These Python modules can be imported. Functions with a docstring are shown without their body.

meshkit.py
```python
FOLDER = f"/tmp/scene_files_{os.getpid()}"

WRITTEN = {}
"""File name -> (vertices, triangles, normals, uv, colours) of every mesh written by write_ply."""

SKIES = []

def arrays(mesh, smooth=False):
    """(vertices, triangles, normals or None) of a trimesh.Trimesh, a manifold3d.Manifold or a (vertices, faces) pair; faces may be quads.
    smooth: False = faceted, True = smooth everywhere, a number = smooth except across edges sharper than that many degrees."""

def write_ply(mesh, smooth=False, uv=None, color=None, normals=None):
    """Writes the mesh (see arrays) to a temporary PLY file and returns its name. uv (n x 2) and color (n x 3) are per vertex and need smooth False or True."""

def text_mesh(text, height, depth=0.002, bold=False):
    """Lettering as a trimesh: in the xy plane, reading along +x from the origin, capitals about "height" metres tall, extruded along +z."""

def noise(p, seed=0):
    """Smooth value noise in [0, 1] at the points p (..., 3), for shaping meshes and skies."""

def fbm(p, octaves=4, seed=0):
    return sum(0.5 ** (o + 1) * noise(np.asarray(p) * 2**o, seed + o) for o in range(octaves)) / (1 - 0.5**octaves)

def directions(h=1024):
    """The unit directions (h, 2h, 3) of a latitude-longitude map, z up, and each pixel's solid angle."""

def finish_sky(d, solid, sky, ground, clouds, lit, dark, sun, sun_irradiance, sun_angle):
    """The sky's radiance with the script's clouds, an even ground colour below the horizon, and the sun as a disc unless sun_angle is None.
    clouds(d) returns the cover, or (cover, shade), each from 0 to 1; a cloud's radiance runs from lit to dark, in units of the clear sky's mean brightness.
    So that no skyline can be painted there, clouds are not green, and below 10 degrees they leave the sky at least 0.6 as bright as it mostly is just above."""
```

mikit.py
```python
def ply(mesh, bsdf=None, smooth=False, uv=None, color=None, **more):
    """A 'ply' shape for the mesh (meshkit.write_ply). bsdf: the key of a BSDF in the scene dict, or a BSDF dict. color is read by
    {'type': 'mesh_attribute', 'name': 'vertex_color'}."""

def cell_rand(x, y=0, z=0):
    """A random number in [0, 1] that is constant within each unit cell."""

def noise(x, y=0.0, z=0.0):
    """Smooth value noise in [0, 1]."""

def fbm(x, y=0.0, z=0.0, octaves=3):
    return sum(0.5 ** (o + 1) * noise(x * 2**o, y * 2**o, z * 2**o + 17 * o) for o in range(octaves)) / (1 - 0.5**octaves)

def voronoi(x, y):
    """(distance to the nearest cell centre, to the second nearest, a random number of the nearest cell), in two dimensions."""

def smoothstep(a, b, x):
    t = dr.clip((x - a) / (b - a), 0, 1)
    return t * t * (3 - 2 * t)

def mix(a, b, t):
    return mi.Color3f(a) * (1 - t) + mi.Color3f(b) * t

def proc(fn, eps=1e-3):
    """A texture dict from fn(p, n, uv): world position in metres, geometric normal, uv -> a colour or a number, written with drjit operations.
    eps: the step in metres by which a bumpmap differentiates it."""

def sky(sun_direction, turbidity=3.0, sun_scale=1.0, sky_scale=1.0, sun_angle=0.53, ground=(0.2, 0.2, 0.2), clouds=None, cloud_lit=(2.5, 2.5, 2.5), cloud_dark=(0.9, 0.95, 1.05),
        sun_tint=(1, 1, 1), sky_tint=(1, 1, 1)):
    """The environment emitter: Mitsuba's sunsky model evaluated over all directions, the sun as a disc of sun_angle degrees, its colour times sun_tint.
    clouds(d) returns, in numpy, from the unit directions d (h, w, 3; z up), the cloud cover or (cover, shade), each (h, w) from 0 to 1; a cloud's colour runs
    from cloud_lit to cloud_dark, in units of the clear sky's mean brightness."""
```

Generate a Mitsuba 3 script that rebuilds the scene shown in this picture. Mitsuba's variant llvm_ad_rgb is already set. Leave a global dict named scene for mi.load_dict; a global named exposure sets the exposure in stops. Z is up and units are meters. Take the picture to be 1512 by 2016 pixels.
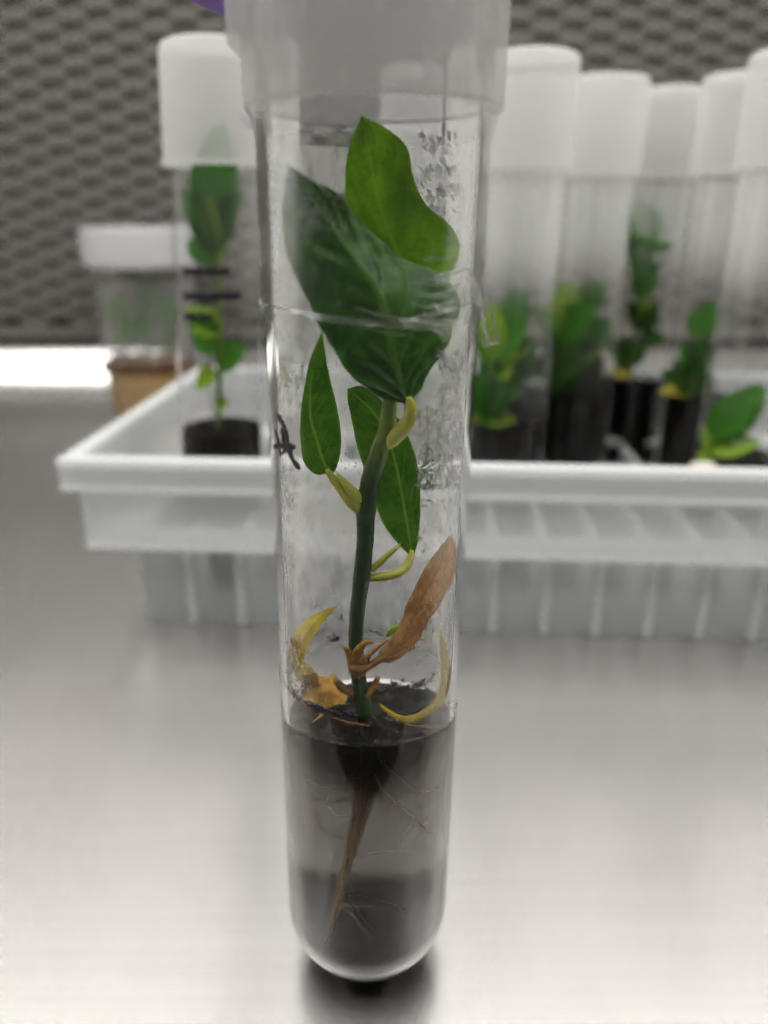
import math, random
import numpy as np
import trimesh
import manifold3d as m3
import drjit as dr
import mitsuba as mi
import mikit
import meshkit
from mikit import noise, fbm, voronoi, smoothstep, mix, cell_rand

T = mi.ScalarTransform4f
random.seed(7)
rng = np.random.default_rng(7)
MM = 0.001
scene, labels = {}, {}

# ------------------------------------------------------------------ camera
PITCH = math.radians(21.29)
CAM = np.array([2.8, -92.6, 113.7])            # millimetres
FWD = np.array([0, math.cos(PITCH), -math.sin(PITCH)])
UPV = np.array([0, math.sin(PITCH), math.cos(PITCH)])
FPX = 1516.0
scene['camera'] = {
    'type': 'thinlens', 'fov': 2 * math.degrees(math.atan(756 / FPX)), 'fov_axis': 'x',
    'aperture_radius': 0.00112, 'focus_distance': 0.1005, 'near_clip': 0.005, 'far_clip': 20.0,
    'to_world': T().look_at(origin=(CAM * MM).tolist(), target=((CAM + FWD * 100) * MM).tolist(), up=UPV.tolist()),
}
exposure = 0.0
# ------------------------------------------------------------------ light: the hood's ceiling lamp and the dim room in front
LAMP = [4.4, 4.33, 4.20]
scene['room_light'] = {'type': 'constant', 'radiance': {'type': 'rgb', 'value': [0.06, 0.06, 0.06]}}


# ------------------------------------------------------------------ helpers
def mat(name, d):
    scene[name] = d


def put(key, mesh, bsdf, smooth=False, uv=None, label=None, cat=None, group=None, kind=None, mm=True, **more):
    """one entry of the scene; meshes are in millimetres"""
    base, n = key, 0
    while key in scene:
        n += 1
        key = f'{base}_{n:03d}'
    if hasattr(mesh, 'to_mesh'):
        q = mesh.to_mesh()
        mesh = trimesh.Trimesh(np.array(q.vert_properties[:, :3]), np.array(q.tri_verts), process=False)
    v, f = (mesh.vertices, mesh.faces) if hasattr(mesh, 'vertices') else mesh
    m = trimesh.Trimesh(np.asarray(v) * (MM if mm else 1), f, process=False)
    scene[key] = mikit.ply(m, bsdf, smooth=smooth, uv=uv, **more)
    if label or kind or cat:
        tag(key, label, cat, group, kind)
    return key


def tag(key, label=None, cat=None, group=None, kind=None):
    labels[key] = {k: v for k, v in dict(label=label, category=cat, group=group, kind=kind).items() if v}
    return key


def ray(px, py):
    d = np.array([(px - 756) / FPX, 0, 0]) + FWD - UPV * (py - 1008) / FPX
    return d / np.linalg.norm(d)


def at(px, py, Y):
    """the point of the plane y = Y (mm) that the eye sees there; Y is the thing's own distance"""
    d = ray(px, py)
    return CAM + d * ((Y - CAM[1]) / d[1])


def at_z(px, py, Z):
    d = ray(px, py)
    return CAM + d * ((Z - CAM[2]) / d[2])


LEAN = 0.0138


def on_tube(px, py, r, back=False):
    """the point of the (slightly leaning) tube wall of radius r seen there"""
    d = ray(px, py)
    ax = np.array([LEAN, 0, 1.0])
    o2 = CAM[:2] - ax[:2] * CAM[2]
    e = d[:2] - ax[:2] * d[2]
    a, b, c = e @ e, 2 * o2 @ e, o2 @ o2 - r * r
    disc = max(b * b - 4 * a * c, 0)
    t = (-b + (1 if back else -1) * math.sqrt(disc)) / (2 * a)
    return CAM + d * t


def lean(v):
    v = np.array(v, float)
    v[:, 0] += LEAN * v[:, 2]
    return v


def crom(P, n):
    """smooth curve through the points, n samples, even in length"""
    P = np.asarray(P, float)
    if len(P) == 2:
        return P[0] + (P[1] - P[0]) * np.linspace(0, 1, n)[:, None]
    Q = np.vstack([2 * P[0] - P[1], P, 2 * P[-1] - P[-2]])
    out = []
    for i in range(1, len(Q) - 2):
        p0, p1, p2, p3 = Q[i - 1:i + 3]
        t = np.linspace(0, 1, 24, endpoint=False)[:, None]
        out.append(0.5 * (2 * p1 + (p2 - p0) * t + (2 * p0 - 5 * p1 + 4 * p2 - p3) * t ** 2 + (3 * p1 - p0 - 3 * p2 + p3) * t ** 3))
    out = np.vstack(out + [P[-1:]])
    s = np.r_[0, np.cumsum(np.linalg.norm(np.diff(out, axis=0), axis=1))]
    x = np.linspace(0, s[-1], n)
    return np.stack([np.interp(x, s, out[:, k]) for k in range(out.shape[1])], 1)


def tube(P, R, sides=10, n=None, smooth=True, flat=1.0):
    """closed tapered tube through P with radii R"""
    P = np.asarray(P, float)
    R = np.broadcast_to(np.asarray(R, float), (len(P),))
    if smooth:
        n = n or 8 * len(P)
        C = crom(np.c_[P, R], n)
        P, R = C[:, :3], np.maximum(C[:, 3], 1e-3)
    t = np.gradient(P, axis=0)
    t /= np.linalg.norm(t, axis=1, keepdims=True) + 1e-9
    a = np.cross(t[0], [0, 1, 0.3])
    a /= np.linalg.norm(a)
    A = []
    for k in range(len(P)):
        a = a - t[k] * (a @ t[k])
        a /= np.linalg.norm(a)
        A.append(a)
    A = np.array(A)
    B = np.cross(t, A)
    g = np.arange(sides) * 2 * np.pi / sides
    V = P[:, None] + R[:, None, None] * (np.cos(g)[None, :, None] * A[:, None] + flat * np.sin(g)[None, :, None] * B[:, None])
    nn = len(P)
    i, j = np.meshgrid(np.arange(nn - 1), np.arange(sides), indexing='ij')
    q = np.stack([i * sides + j, i * sides + (j + 1) % sides, (i + 1) * sides + (j + 1) % sides, (i + 1) * sides + j], -1).reshape(-1, 4)
    F = np.vstack([q[:, [0, 1, 2]], q[:, [0, 2, 3]]])
    V = np.vstack([V.reshape(-1, 3), P[0], P[-1]])
    c0, c1 = len(V) - 2, len(V) - 1
    k = np.arange(sides)
    F = np.vstack([F, np.stack([k * 0 + c0, (k + 1) % sides, k], 1), np.stack([k * 0 + c1, (nn - 1) * sides + k, (nn - 1) * sides + (k + 1) % sides], 1)])
    return trimesh.Trimesh(V, F, process=False)


def grid_mesh(V):
    """V (a, b, 3) -> mesh, uv"""
    a, b = V.shape[:2]
    i, j = np.meshgrid(np.arange(a - 1), np.arange(b - 1), indexing='ij')
    q = np.stack([i * b + j, i * b + j + 1, (i + 1) * b + j + 1, (i + 1) * b + j], -1).reshape(-1, 4)
    F = np.vstack([q[:, [0, 1, 2]], q[:, [0, 2, 3]]])
    uu, vv = np.meshgrid(np.linspace(0, 1, b), np.linspace(0, 1, a))
    return (V.reshape(-1, 3), F), np.stack([uu, vv], -1).reshape(-1, 2)


def revolve(profile, n=96, phi0=0, phi1=2 * np.pi):
    """surface of revolution of [(r, z), ...]; normals point to the left of the profile's direction seen with r to the right"""
    p = np.asarray(profile, float)
    full = abs(phi1 - phi0 - 2 * np.pi) < 1e-6
    g = np.linspace(phi0, phi1, n, endpoint=not full)
    V = np.stack([p[:, None, 0] * np.cos(g), p[:, None, 0] * np.sin(g), np.repeat(p[:, 1:2], len(g), 1)], -1)
    a, b = V.shape[:2]
    jj = np.arange(b if full else b - 1)
    i, j = np.meshgrid(np.arange(a - 1), jj, indexing='ij')
    q = np.stack([i * b + j, i * b + (j + 1) % b, (i + 1) * b + (j + 1) % b, (i + 1) * b + j], -1).reshape(-1, 4)
    F = np.vstack([q[:, [0, 1, 2]], q[:, [0, 2, 3]]])
    return V.reshape(-1, 3), F


def loft(L, M, R, nu=25, nv=60, cup=0.0, quilt=0.1, nveins=9, slope=0.35, seed=0):
    """a leaf blade between its two edges and its midrib (base first, tip last)"""
    L, M, R = (crom(x, nv) for x in (L, M, R))
    u = np.linspace(-1, 1, nu)
    V = np.zeros((nv, nu, 3))
    for k, s in enumerate(u):
        E = L if s < 0 else R
        V[:, k] = M + (E - M) * abs(s)
    du = np.gradient(V, axis=1)
    dv = np.gradient(V, axis=0)
    N = np.cross(du, dv)
    N /= np.linalg.norm(N, axis=2, keepdims=True) + 1e-9
    N *= np.sign((N @ np.array([0, -1.0, 0.2])))[..., None]
    vv = np.linspace(0, 1, nv)[:, None]
    au = np.abs(u)[None, :]
    w = np.linalg.norm(L - R, axis=1)[:, None]
    ph = (vv - slope * au) * nveins
    bump = quilt * (np.abs(np.sin(np.pi * ph)) ** 0.7 - 0.5) * np.minimum(1, 4 * au) * np.clip(1.5 * (1 - au) + 0.2, 0, 1)
    rough = (meshkit.fbm(V * 0.35 + seed, 3, seed) - 0.5) * quilt * 3.0 * au
    V += N * (bump + rough + cup * au ** 2 * w * 0.12)[..., None] * np.minimum(1, w / 1.5)[..., None]
    return grid_mesh(V)


def ribbon_on_tube(pts, width, r, thick=0.2, back=False, taper=True):
    """a pen stroke that lies on the tube wall: pts are (px, py) pairs"""
    P = np.array([on_tube(x, y, r, back) for x, y in pts])
    ax = P[:, 0] - LEAN * P[:, 2]
    phi, z = np.unwrap(np.arctan2(P[:, 1], ax)), P[:, 2]
    C = crom(np.c_[phi * r, z], 10 * len(pts))
    t = np.gradient(C, axis=0)
    t /= np.linalg.norm(t, axis=1, keepdims=True) + 1e-9
    nrm = np.c_[-t[:, 1], t[:, 0]]
    s = np.linspace(0, 1, len(C))
    w = width / 2 * (np.clip(np.minimum(s, 1 - s) * 12 + 0.35, 0, 1) if taper else 1) * (1 + 0.18 * np.sin(s * 23 + width * 9))
    rows = []
    for side, rr in ((-1, r + 0.004), (1, r + 0.004), (1, r + thick), (-1, r + thick)):
        q = C + nrm * (side * w)[:, None]
        rows.append(np.c_[rr * np.cos(q[:, 0] / r), rr * np.sin(q[:, 0] / r), q[:, 1]])
    V = np.stack(rows, 1)
    n = len(C)
    i, j = np.meshgrid(np.arange(n - 1), np.arange(4), indexing='ij')
    q = np.stack([i * 4 + j, i * 4 + (j + 1) % 4, (i + 1) * 4 + (j + 1) % 4, (i + 1) * 4 + j], -1).reshape(-1, 4)
    F = np.vstack([q[:, [0, 1, 2]], q[:, [0, 2, 3]], [[0, 1, 2], [0, 2, 3]], np.array([[0, 2, 1], [0, 3, 2]]) + 4 * (n - 1)])
    return trimesh.Trimesh(lean(V.reshape(-1, 3)), F, process=False)


def box(x0, x1, y0, y1, z0, z1, bev=0.35):
    c = m3.Manifold.cube([x1 - x0 - 2 * bev, y1 - y0 - 2 * bev, z1 - z0 - 2 * bev]).translate([x0 + bev, y0 + bev, z0 + bev])
    s = m3.Manifold.sphere(bev, 8)
    pts = [s.translate([x, y, z]) for x in (x0 + bev, x1 - bev) for y in (y0 + bev, y1 - bev) for z in (z0 + bev, z1 - bev)]
    return m3.Manifold.batch_hull(pts)


# ------------------------------------------------------------------ materials
def rgb(*c):
    return {'type': 'rgb', 'value': list(c)}


def steel_rough(p, n, uv):
    return 0.15 + 0.03 * fbm(p.x * 30 + 4, p.y * 30, 0.0)


def steel_bump(p, n, uv):
    return 0.6 * noise(p.x * 45, p.y * 2600) + 0.4 * noise(p.x * 130, p.y * 6000)


def steel_tint(p, n, uv):
    f = fbm(p.x * 22, p.y * 22, 1.0)
    g = noise(p.x * 40, p.y * 3800, 3.0)
    return mix((0.56, 0.542, 0.518), (0.70, 0.684, 0.662), f * 0.5 + g * 0.4)


mat('m_steel', {'type': 'bumpmap', 'scale': 0.00001,
                'tex': mikit.proc(steel_bump, eps=1e-4),
                'bsdf': {'type': 'roughconductor', 'distribution': 'ggx', 'alpha_u': 0.035, 'alpha_v': mikit.proc(steel_rough),
                         'specular_reflectance': mikit.proc(steel_tint), 'eta': 0.0, 'k': 1.0, 'material': 'none'}})
del scene['m_steel']['bsdf']['eta'], scene['m_steel']['bsdf']['k']
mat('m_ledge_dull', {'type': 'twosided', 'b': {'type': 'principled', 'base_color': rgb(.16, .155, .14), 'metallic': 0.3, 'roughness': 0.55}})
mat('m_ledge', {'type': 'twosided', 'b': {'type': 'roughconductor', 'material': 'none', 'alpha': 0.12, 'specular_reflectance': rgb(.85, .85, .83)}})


mat('m_grille', {'type': 'twosided', 'b': {'type': 'principled', 'base_color': {'type': 'mesh_attribute', 'name': 'vertex_color'}, 'metallic': 0.1, 'roughness': 0.5, 'specular': 0.4}})
mat('m_backing', {'type': 'twosided', 'b': {'type': 'diffuse', 'reflectance': rgb(.13, .122, .105)}})
mat('m_glass', {'type': 'dielectric', 'int_ior': 1.5, 'ext_ior': 1.0})
mat('m_pane', {'type': 'thindielectric', 'int_ior': 1.28})
mat('m_film', {'type': 'thindielectric', 'int_ior': 1.36})
mat('m_plastic_fold', {'type': 'dielectric', 'int_ior': 1.35, 'ext_ior': 1.0})
mat('m_water', {'type': 'dielectric', 'int_ior': 1.33, 'ext_ior': 1.0})
mat('m_gel_wall', {'type': 'dielectric', 'int_ior': 1.35, 'ext_ior': 1.5})
mat('m_gel_top', {'type': 'dielectric', 'int_ior': 1.35, 'ext_ior': 1.0})


def fog_amount(p, n, uv):
    x, y, z = p.x * 1000, p.y * 1000, p.z * 1000
    high = smoothstep(62.0, 76.0, z)
    back = smoothstep(-4.5, 0.5, y) * high + smoothstep(1.0, 5.0, y) * (1 - high)
    hi = smoothstep(84.0, 108.0, z)
    f = fbm(x * 0.5, y * 0.5 + 9, z * 0.22, 4)
    front = 0.02 + hi * (0.03 + 0.16 * smoothstep(0.45, 0.70, f)) * smoothstep(5.0, -8.0, x)
    rear = (0.22 + 0.35 * smoothstep(0.25, 0.6, f)) * smoothstep(49.0, 70.0, z)
    return front * (1 - back) + rear * back


def patch_amount(p, n, uv):
    x, z = p.x * 1000, p.z * 1000
    f = fbm(x * 0.6, z * 0.3, 2.0, 3)
    return 0.42 * smoothstep(101.0, 113.0, z + 6 * (f - .5)) * smoothstep(-2.0, -9.5, x + 5 * (f - .5))


mat('m_fog_patch', {'type': 'blendbsdf', 'weight': mikit.proc(patch_amount), 'a': {'type': 'null'},
              'b': {'type': 'principledthin', 'base_color': rgb(.80, .81, .80), 'roughness': 0.5, 'spec_trans': 0.0, 'eta': 1.2, 'diff_trans': 1.0}})
mat('m_fog', {'type': 'blendbsdf', 'weight': mikit.proc(fog_amount), 'a': {'type': 'null'},
              'b': {'type': 'principledthin', 'base_color': rgb(.93, .94, .93), 'roughness': 0.5, 'spec_trans': 0.0, 'eta': 1.2, 'diff_trans': 1.0}})
def bg_fog_amount(p, n, uv):
    z = p.z * 1000
    st = noise(uv.x * 34, z * 0.03, 1.0) * 0.6 + noise(uv.x * 90, z * 0.06, 5.0) * 0.4
    left = smoothstep(-0.01, -0.04, p.x)
    return (0.02 + 0.55 * smoothstep(84.0, 110.0, z)) * (0.45 + 1.0 * st) * (1 - 0.88 * left)


mat('m_bg_fog', {'type': 'blendbsdf', 'weight': mikit.proc(bg_fog_amount), 'a': {'type': 'null'},
                 'b': {'type': 'principledthin', 'base_color': rgb(.88, .89, .87), 'roughness': 0.5, 'spec_trans': 0.0, 'eta': 1.2, 'diff_trans': 1.0}})
def cap_amount(p, n, uv):
    return 0.42 + 0.22 * fbm(p.x * 120, p.y * 120, p.z * 40, 3) + 0.10 * smoothstep(0.62, 0.75, noise(p.x * 900, p.y * 900, p.z * 160))


mat('m_main_cap', {'type': 'blendbsdf', 'weight': mikit.proc(cap_amount), 'a': {'type': 'null'},
              'b': {'type': 'principledthin', 'base_color': rgb(.60, .596, .586), 'roughness': 0.3, 'spec_trans': 0.0, 'eta': 1.49, 'diff_trans': 1.1}})
mat('m_cap', {'type': 'blendbsdf', 'weight': 0.60, 'a': {'type': 'null'},
              'b': {'type': 'principledthin', 'base_color': rgb(.84, .84, .83), 'roughness': 0.35, 'spec_trans': 0.0, 'eta': 1.49, 'diff_trans': 1.1}})
mat('m_rack_base', {'type': 'blendbsdf', 'weight': 0.42, 'a': {'type': 'null'},
               'b': {'type': 'principledthin', 'base_color': rgb(.64, .655, .665), 'roughness': 0.4, 'spec_trans': 0.0, 'eta': 1.49, 'diff_trans': 1.0}})
mat('m_rack', {'type': 'blendbsdf', 'weight': 0.58, 'a': {'type': 'null'},
               'b': {'type': 'principledthin', 'base_color': rgb(.80, .81, .81), 'roughness': 0.4, 'spec_trans': 0.0, 'eta': 1.49, 'diff_trans': 1.0}})
mat('m_rack_dense', {'type': 'blendbsdf', 'weight': 0.85, 'a': {'type': 'null'},
               'b': {'type': 'principledthin', 'base_color': rgb(.86, .87, .87), 'roughness': 0.4, 'spec_trans': 0.0, 'eta': 1.49, 'diff_trans': 1.0}})
mat('m_lid', {'type': 'twosided', 'b': {'type': 'roughplastic', 'diffuse_reflectance': rgb(.50, .50, .51), 'alpha': 0.25}})
mat('m_enamel', {'type': 'twosided', 'b': {'type': 'roughplastic', 'diffuse_reflectance': rgb(.80, .79, .77), 'alpha': 0.25}})
mat('m_jar_haze', {'type': 'blendbsdf', 'weight': 0.16, 'a': {'type': 'null'},
                   'b': {'type': 'principledthin', 'base_color': rgb(.85, .86, .84), 'roughness': 0.5, 'spec_trans': 0.0, 'eta': 1.2, 'diff_trans': 1.0}})
mat('m_ink', {'type': 'twosided', 'b': {'type': 'roughplastic', 'diffuse_reflectance': rgb(.012, .011, .018), 'alpha': 0.25}})
mat('m_charcoal', {'type': 'twosided', 'b': {'type': 'roughplastic', 'diffuse_reflectance': rgb(.012, .011, .010), 'alpha': 0.2}})
mat('m_black_gel', {'type': 'twosided', 'b': {'type': 'diffuse', 'reflectance': rgb(.006, .0055, .005)}})
mat('m_amber', {'type': 'twosided', 'b': {'type': 'roughplastic', 'diffuse_reflectance': rgb(.30, .19, .075), 'alpha': 0.3}})
mat('m_brown', {'type': 'twosided', 'b': {'type': 'roughplastic', 'diffuse_reflectance': rgb(.10, .045, .015), 'alpha': 0.3}})
mat('m_glove', {'type': 'twosided', 'b': {'type': 'roughplastic', 'diffuse_reflectance': rgb(.10, .045, .24), 'alpha': 0.3}})


def leaf_fn(dark, light, vein, nveins, slope, edge=None):
    def fn(p, n, uv):
        u = dr.abs(uv.x - 0.5) * 2
        v = uv.y
        f = fbm(p.x * 420, p.y * 420, p.z * 420, 3)
        g = fbm(p.x * 1900, p.y * 1900, p.z * 1900, 2)
        c = mix(dark, light, smoothstep(0.25, 0.75, f * 0.7 + g * 0.3))
        ph = (v - slope * u) * nveins
        d = dr.abs(ph - dr.floor(ph + 0.5))
        lat = (1 - smoothstep(0.0, 0.07, d)) * smoothstep(1.0, 0.3, u) * 0.30
        ph2 = (v + 0.4 * slope * u) * nveins * 4 + f * 2
        d2 = dr.abs(ph2 - dr.floor(ph2 + 0.5))
        fine = (1 - smoothstep(0.0, 0.14, d2)) * 0.10
        mid = 1 - smoothstep(0.03, 0.075, u * (0.45 + v))
        c = mix(c, vein, dr.clip(dr.maximum(mid * 0.62, lat + fine), 0, 1))
        if edge is not None:
            c = mix(c, edge, smoothstep(0.86, 1.0, u) * 0.6)
        return c
    return fn


def leaf_mat(name, fn, rough=0.35, trans=0.7, spec=1.45):
    mat(name, {'type': 'principledthin', 'base_color': mikit.proc(fn), 'roughness': rough, 'eta': spec, 'diff_trans': trans, 'spec_trans': 0.0})


mat('m_leaf_front', {'type': 'twosided', 'b': {'type': 'principled', 'base_color': mikit.proc(leaf_fn((.009, .046, .001), (.030, .118, .003), (.10, .22, .025), 7, 0.34, (.06, .17, .02))), 'roughness': 0.40, 'specular': 0.28}})
_bf = leaf_fn((.105, .27, .002), (.20, .42, .004), (.25, .46, .03), 8, 0.30)


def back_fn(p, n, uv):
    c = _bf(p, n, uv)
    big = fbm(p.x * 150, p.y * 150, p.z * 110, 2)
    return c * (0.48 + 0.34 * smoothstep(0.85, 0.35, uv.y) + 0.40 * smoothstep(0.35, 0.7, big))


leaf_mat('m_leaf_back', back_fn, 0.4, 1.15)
leaf_mat('m_leaf_side', leaf_fn((.030, .120, .006), (.080, .22, .012), (.26, .42, .05), 10, 0.28, (.18, .31, .02)), 0.36, 0.75)


def wither_fn(p, n, uv):
    u = dr.abs(uv.x - 0.5) * 2
    f = fbm(p.x * 500, p.y * 500, p.z * 250, 4)
    g = fbm(p.x * 2500, p.y * 2500, p.z * 900, 2)
    c = mix((.30, .135, .05), (.55, .32, .14), smoothstep(0.3, 0.7, f * 0.65 + g * 0.35))
    ph = (uv.y - 0.25 * u) * 11
    d = dr.abs(ph - dr.floor(ph + 0.5))
    c = mix(c, (.16, .06, .02), (1 - smoothstep(0.0, 0.05, d)) * 0.4 + (1 - smoothstep(0.02, 0.06, u)) * 0.4)
    return mix(c, (.66, .45, .24), smoothstep(0.72, 1.0, uv.y) * 0.7)


leaf_mat('m_wither', wither_fn, 0.55, 0.7)


def yellow_fn(p, n, uv):
    f = fbm(p.x * 700, p.y * 700, p.z * 400, 3)
    return mix((.36, .25, .045), (.62, .52, .09), f)


leaf_mat('m_yellow', yellow_fn, 0.4, 0.8)


def ochre_fn(p, n, uv):
    f = fbm(p.x * 600, p.y * 600, p.z * 600, 4)
    return mix((.34, .17, .035), (.66, .40, .11), smoothstep(0.25, 0.75, f))


leaf_mat('m_ochre', ochre_fn, 0.35, 0.6)


def lime_fn(p, n, uv):
    return mix((.30, .42, .03), (.55, .62, .08), fbm(p.x * 500, p.y * 500, p.z * 500, 3))


leaf_mat('m_lime', lime_fn, 0.4, 0.8)


def stem_fn(p, n, uv):
    z = p.z * 1000
    f = fbm(p.x * 900, p.y * 900, p.z * 260, 3)
    g = noise(p.x * 4200, p.y * 4200, p.z * 2200)
    c = mix((.008, .030, .007), (.028, .068, .018), f * 0.75 + 0.25 * g)
    c = mix(c, (.24, .33, .05), smoothstep(83.0, 93.0, z + 4 * f) * 0.75)
    return c


mat('m_stem', {'type': 'twosided', 'b': {'type': 'principled', 'base_color': mikit.proc(stem_fn), 'roughness': 0.42, 'specular': 0.5}})


def petiole_fn(p, n, uv):
    f = fbm(p.x * 900, p.y * 900, p.z * 500, 3)
    return mix((.30, .34, .035), (.52, .50, .08), f)


mat('m_petiole', {'type': 'twosided', 'b': {'type': 'principled', 'base_color': mikit.proc(petiole_fn), 'roughness': 0.4}})


def root_fn(p, n, uv):
    f = fbm(p.x * 900, p.y * 900, p.z * 300, 3)
    z = p.z * 1000
    return mix((.16, .075, .022), (.42, .26, .09), f * 0.5 + 0.5 * smoothstep(40.0, 8.0, z))


mat('m_root', {'type': 'twosided', 'b': {'type': 'principled', 'base_color': mikit.proc(root_fn), 'roughness': 0.5}})
mat('m_fine_root', {'type': 'twosided', 'b': {'type': 'diffuse', 'reflectance': rgb(.50, .36, .10)}})
mat('m_bg_leaf', {'type': 'principledthin', 'base_color': rgb(.05, .17, .02), 'roughness': 0.4, 'diff_trans': 0.9, 'spec_trans': 0.0})
mat('m_bg_leaf_dark', {'type': 'principledthin', 'base_color': rgb(.025, .075, .012), 'roughness': 0.4, 'diff_trans': 0.6, 'spec_trans': 0.0})
mat('m_bg_leaf_lime', {'type': 'principledthin', 'base_color': rgb(.22, .36, .04), 'roughness': 0.4, 'diff_trans': 0.9, 'spec_trans': 0.0})
mat('m_bg_leaf_yellow', {'type': 'principledthin', 'base_color': rgb(.50, .44, .06), 'roughness': 0.4, 'diff_trans': 0.9, 'spec_trans': 0.0})
mat('m_bg_stem', {'type': 'twosided', 'b': {'type': 'diffuse', 'reflectance': rgb(.12, .18, .035)}})
mat('m_agar_bit', {'type': 'twosided', 'b': {'type': 'roughplastic', 'diffuse_reflectance': rgb(.62, .58, .48), 'alpha': 0.2}})

# ------------------------------------------------------------------ setting: steel worktop, grille wall, lamp
scene['worktop'] = {'type': 'rectangle', 'to_world': T().translate([0.0, 0.18, 0.0]).scale([0.75, 0.24, 1]), 'bsdf': {'type': 'ref', 'id': 'm_steel'}}
tag('worktop', 'brushed stainless steel worktop under the tube and the rack', None, None, 'structure')

WY = 410.0   # wall plane (mm)
bk = trimesh.creation.box(extents=[1500, 4, 700])
bk.apply_translation([0, WY + 12, 350 + 33])
put('back_wall', bk, 'm_backing', label='dark grey scaled metal grille across the back', kind='structure')
prof = [(0.5, WY + 9.5), (7, WY - 0.5), (28, WY + 9.4 + 2), (33, WY + 11)]
def skirting(x0, x1, key, m, label=None):
    lv = np.array([[x, y, z] for z, y in ((9, WY - 11), (12, WY - 12), (36, WY + 5.5), (38, WY + 9.5)) for x in (x0, x1)], float)
    put(key, (lv, np.array([[0, 1, 3], [0, 3, 2], [2, 3, 5], [2, 5, 4], [4, 5, 7], [4, 7, 6]])), m, label=label)
    lv2 = np.array([[x, y, z] for z, y in ((0.2, WY - 4), (9, WY - 4), (9, WY - 11)) for x in (x0, x1)], float)
    put('back_wall__plinth', (lv2, np.array([[0, 1, 3], [0, 3, 2], [2, 3, 5], [2, 5, 4]])), m)


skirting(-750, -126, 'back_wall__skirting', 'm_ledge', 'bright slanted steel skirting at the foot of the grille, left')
skirting(-125.5, 750, 'back_wall__skirting', 'm_ledge_dull', 'dull grey skirting at the foot of the grille behind the rack')


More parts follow.
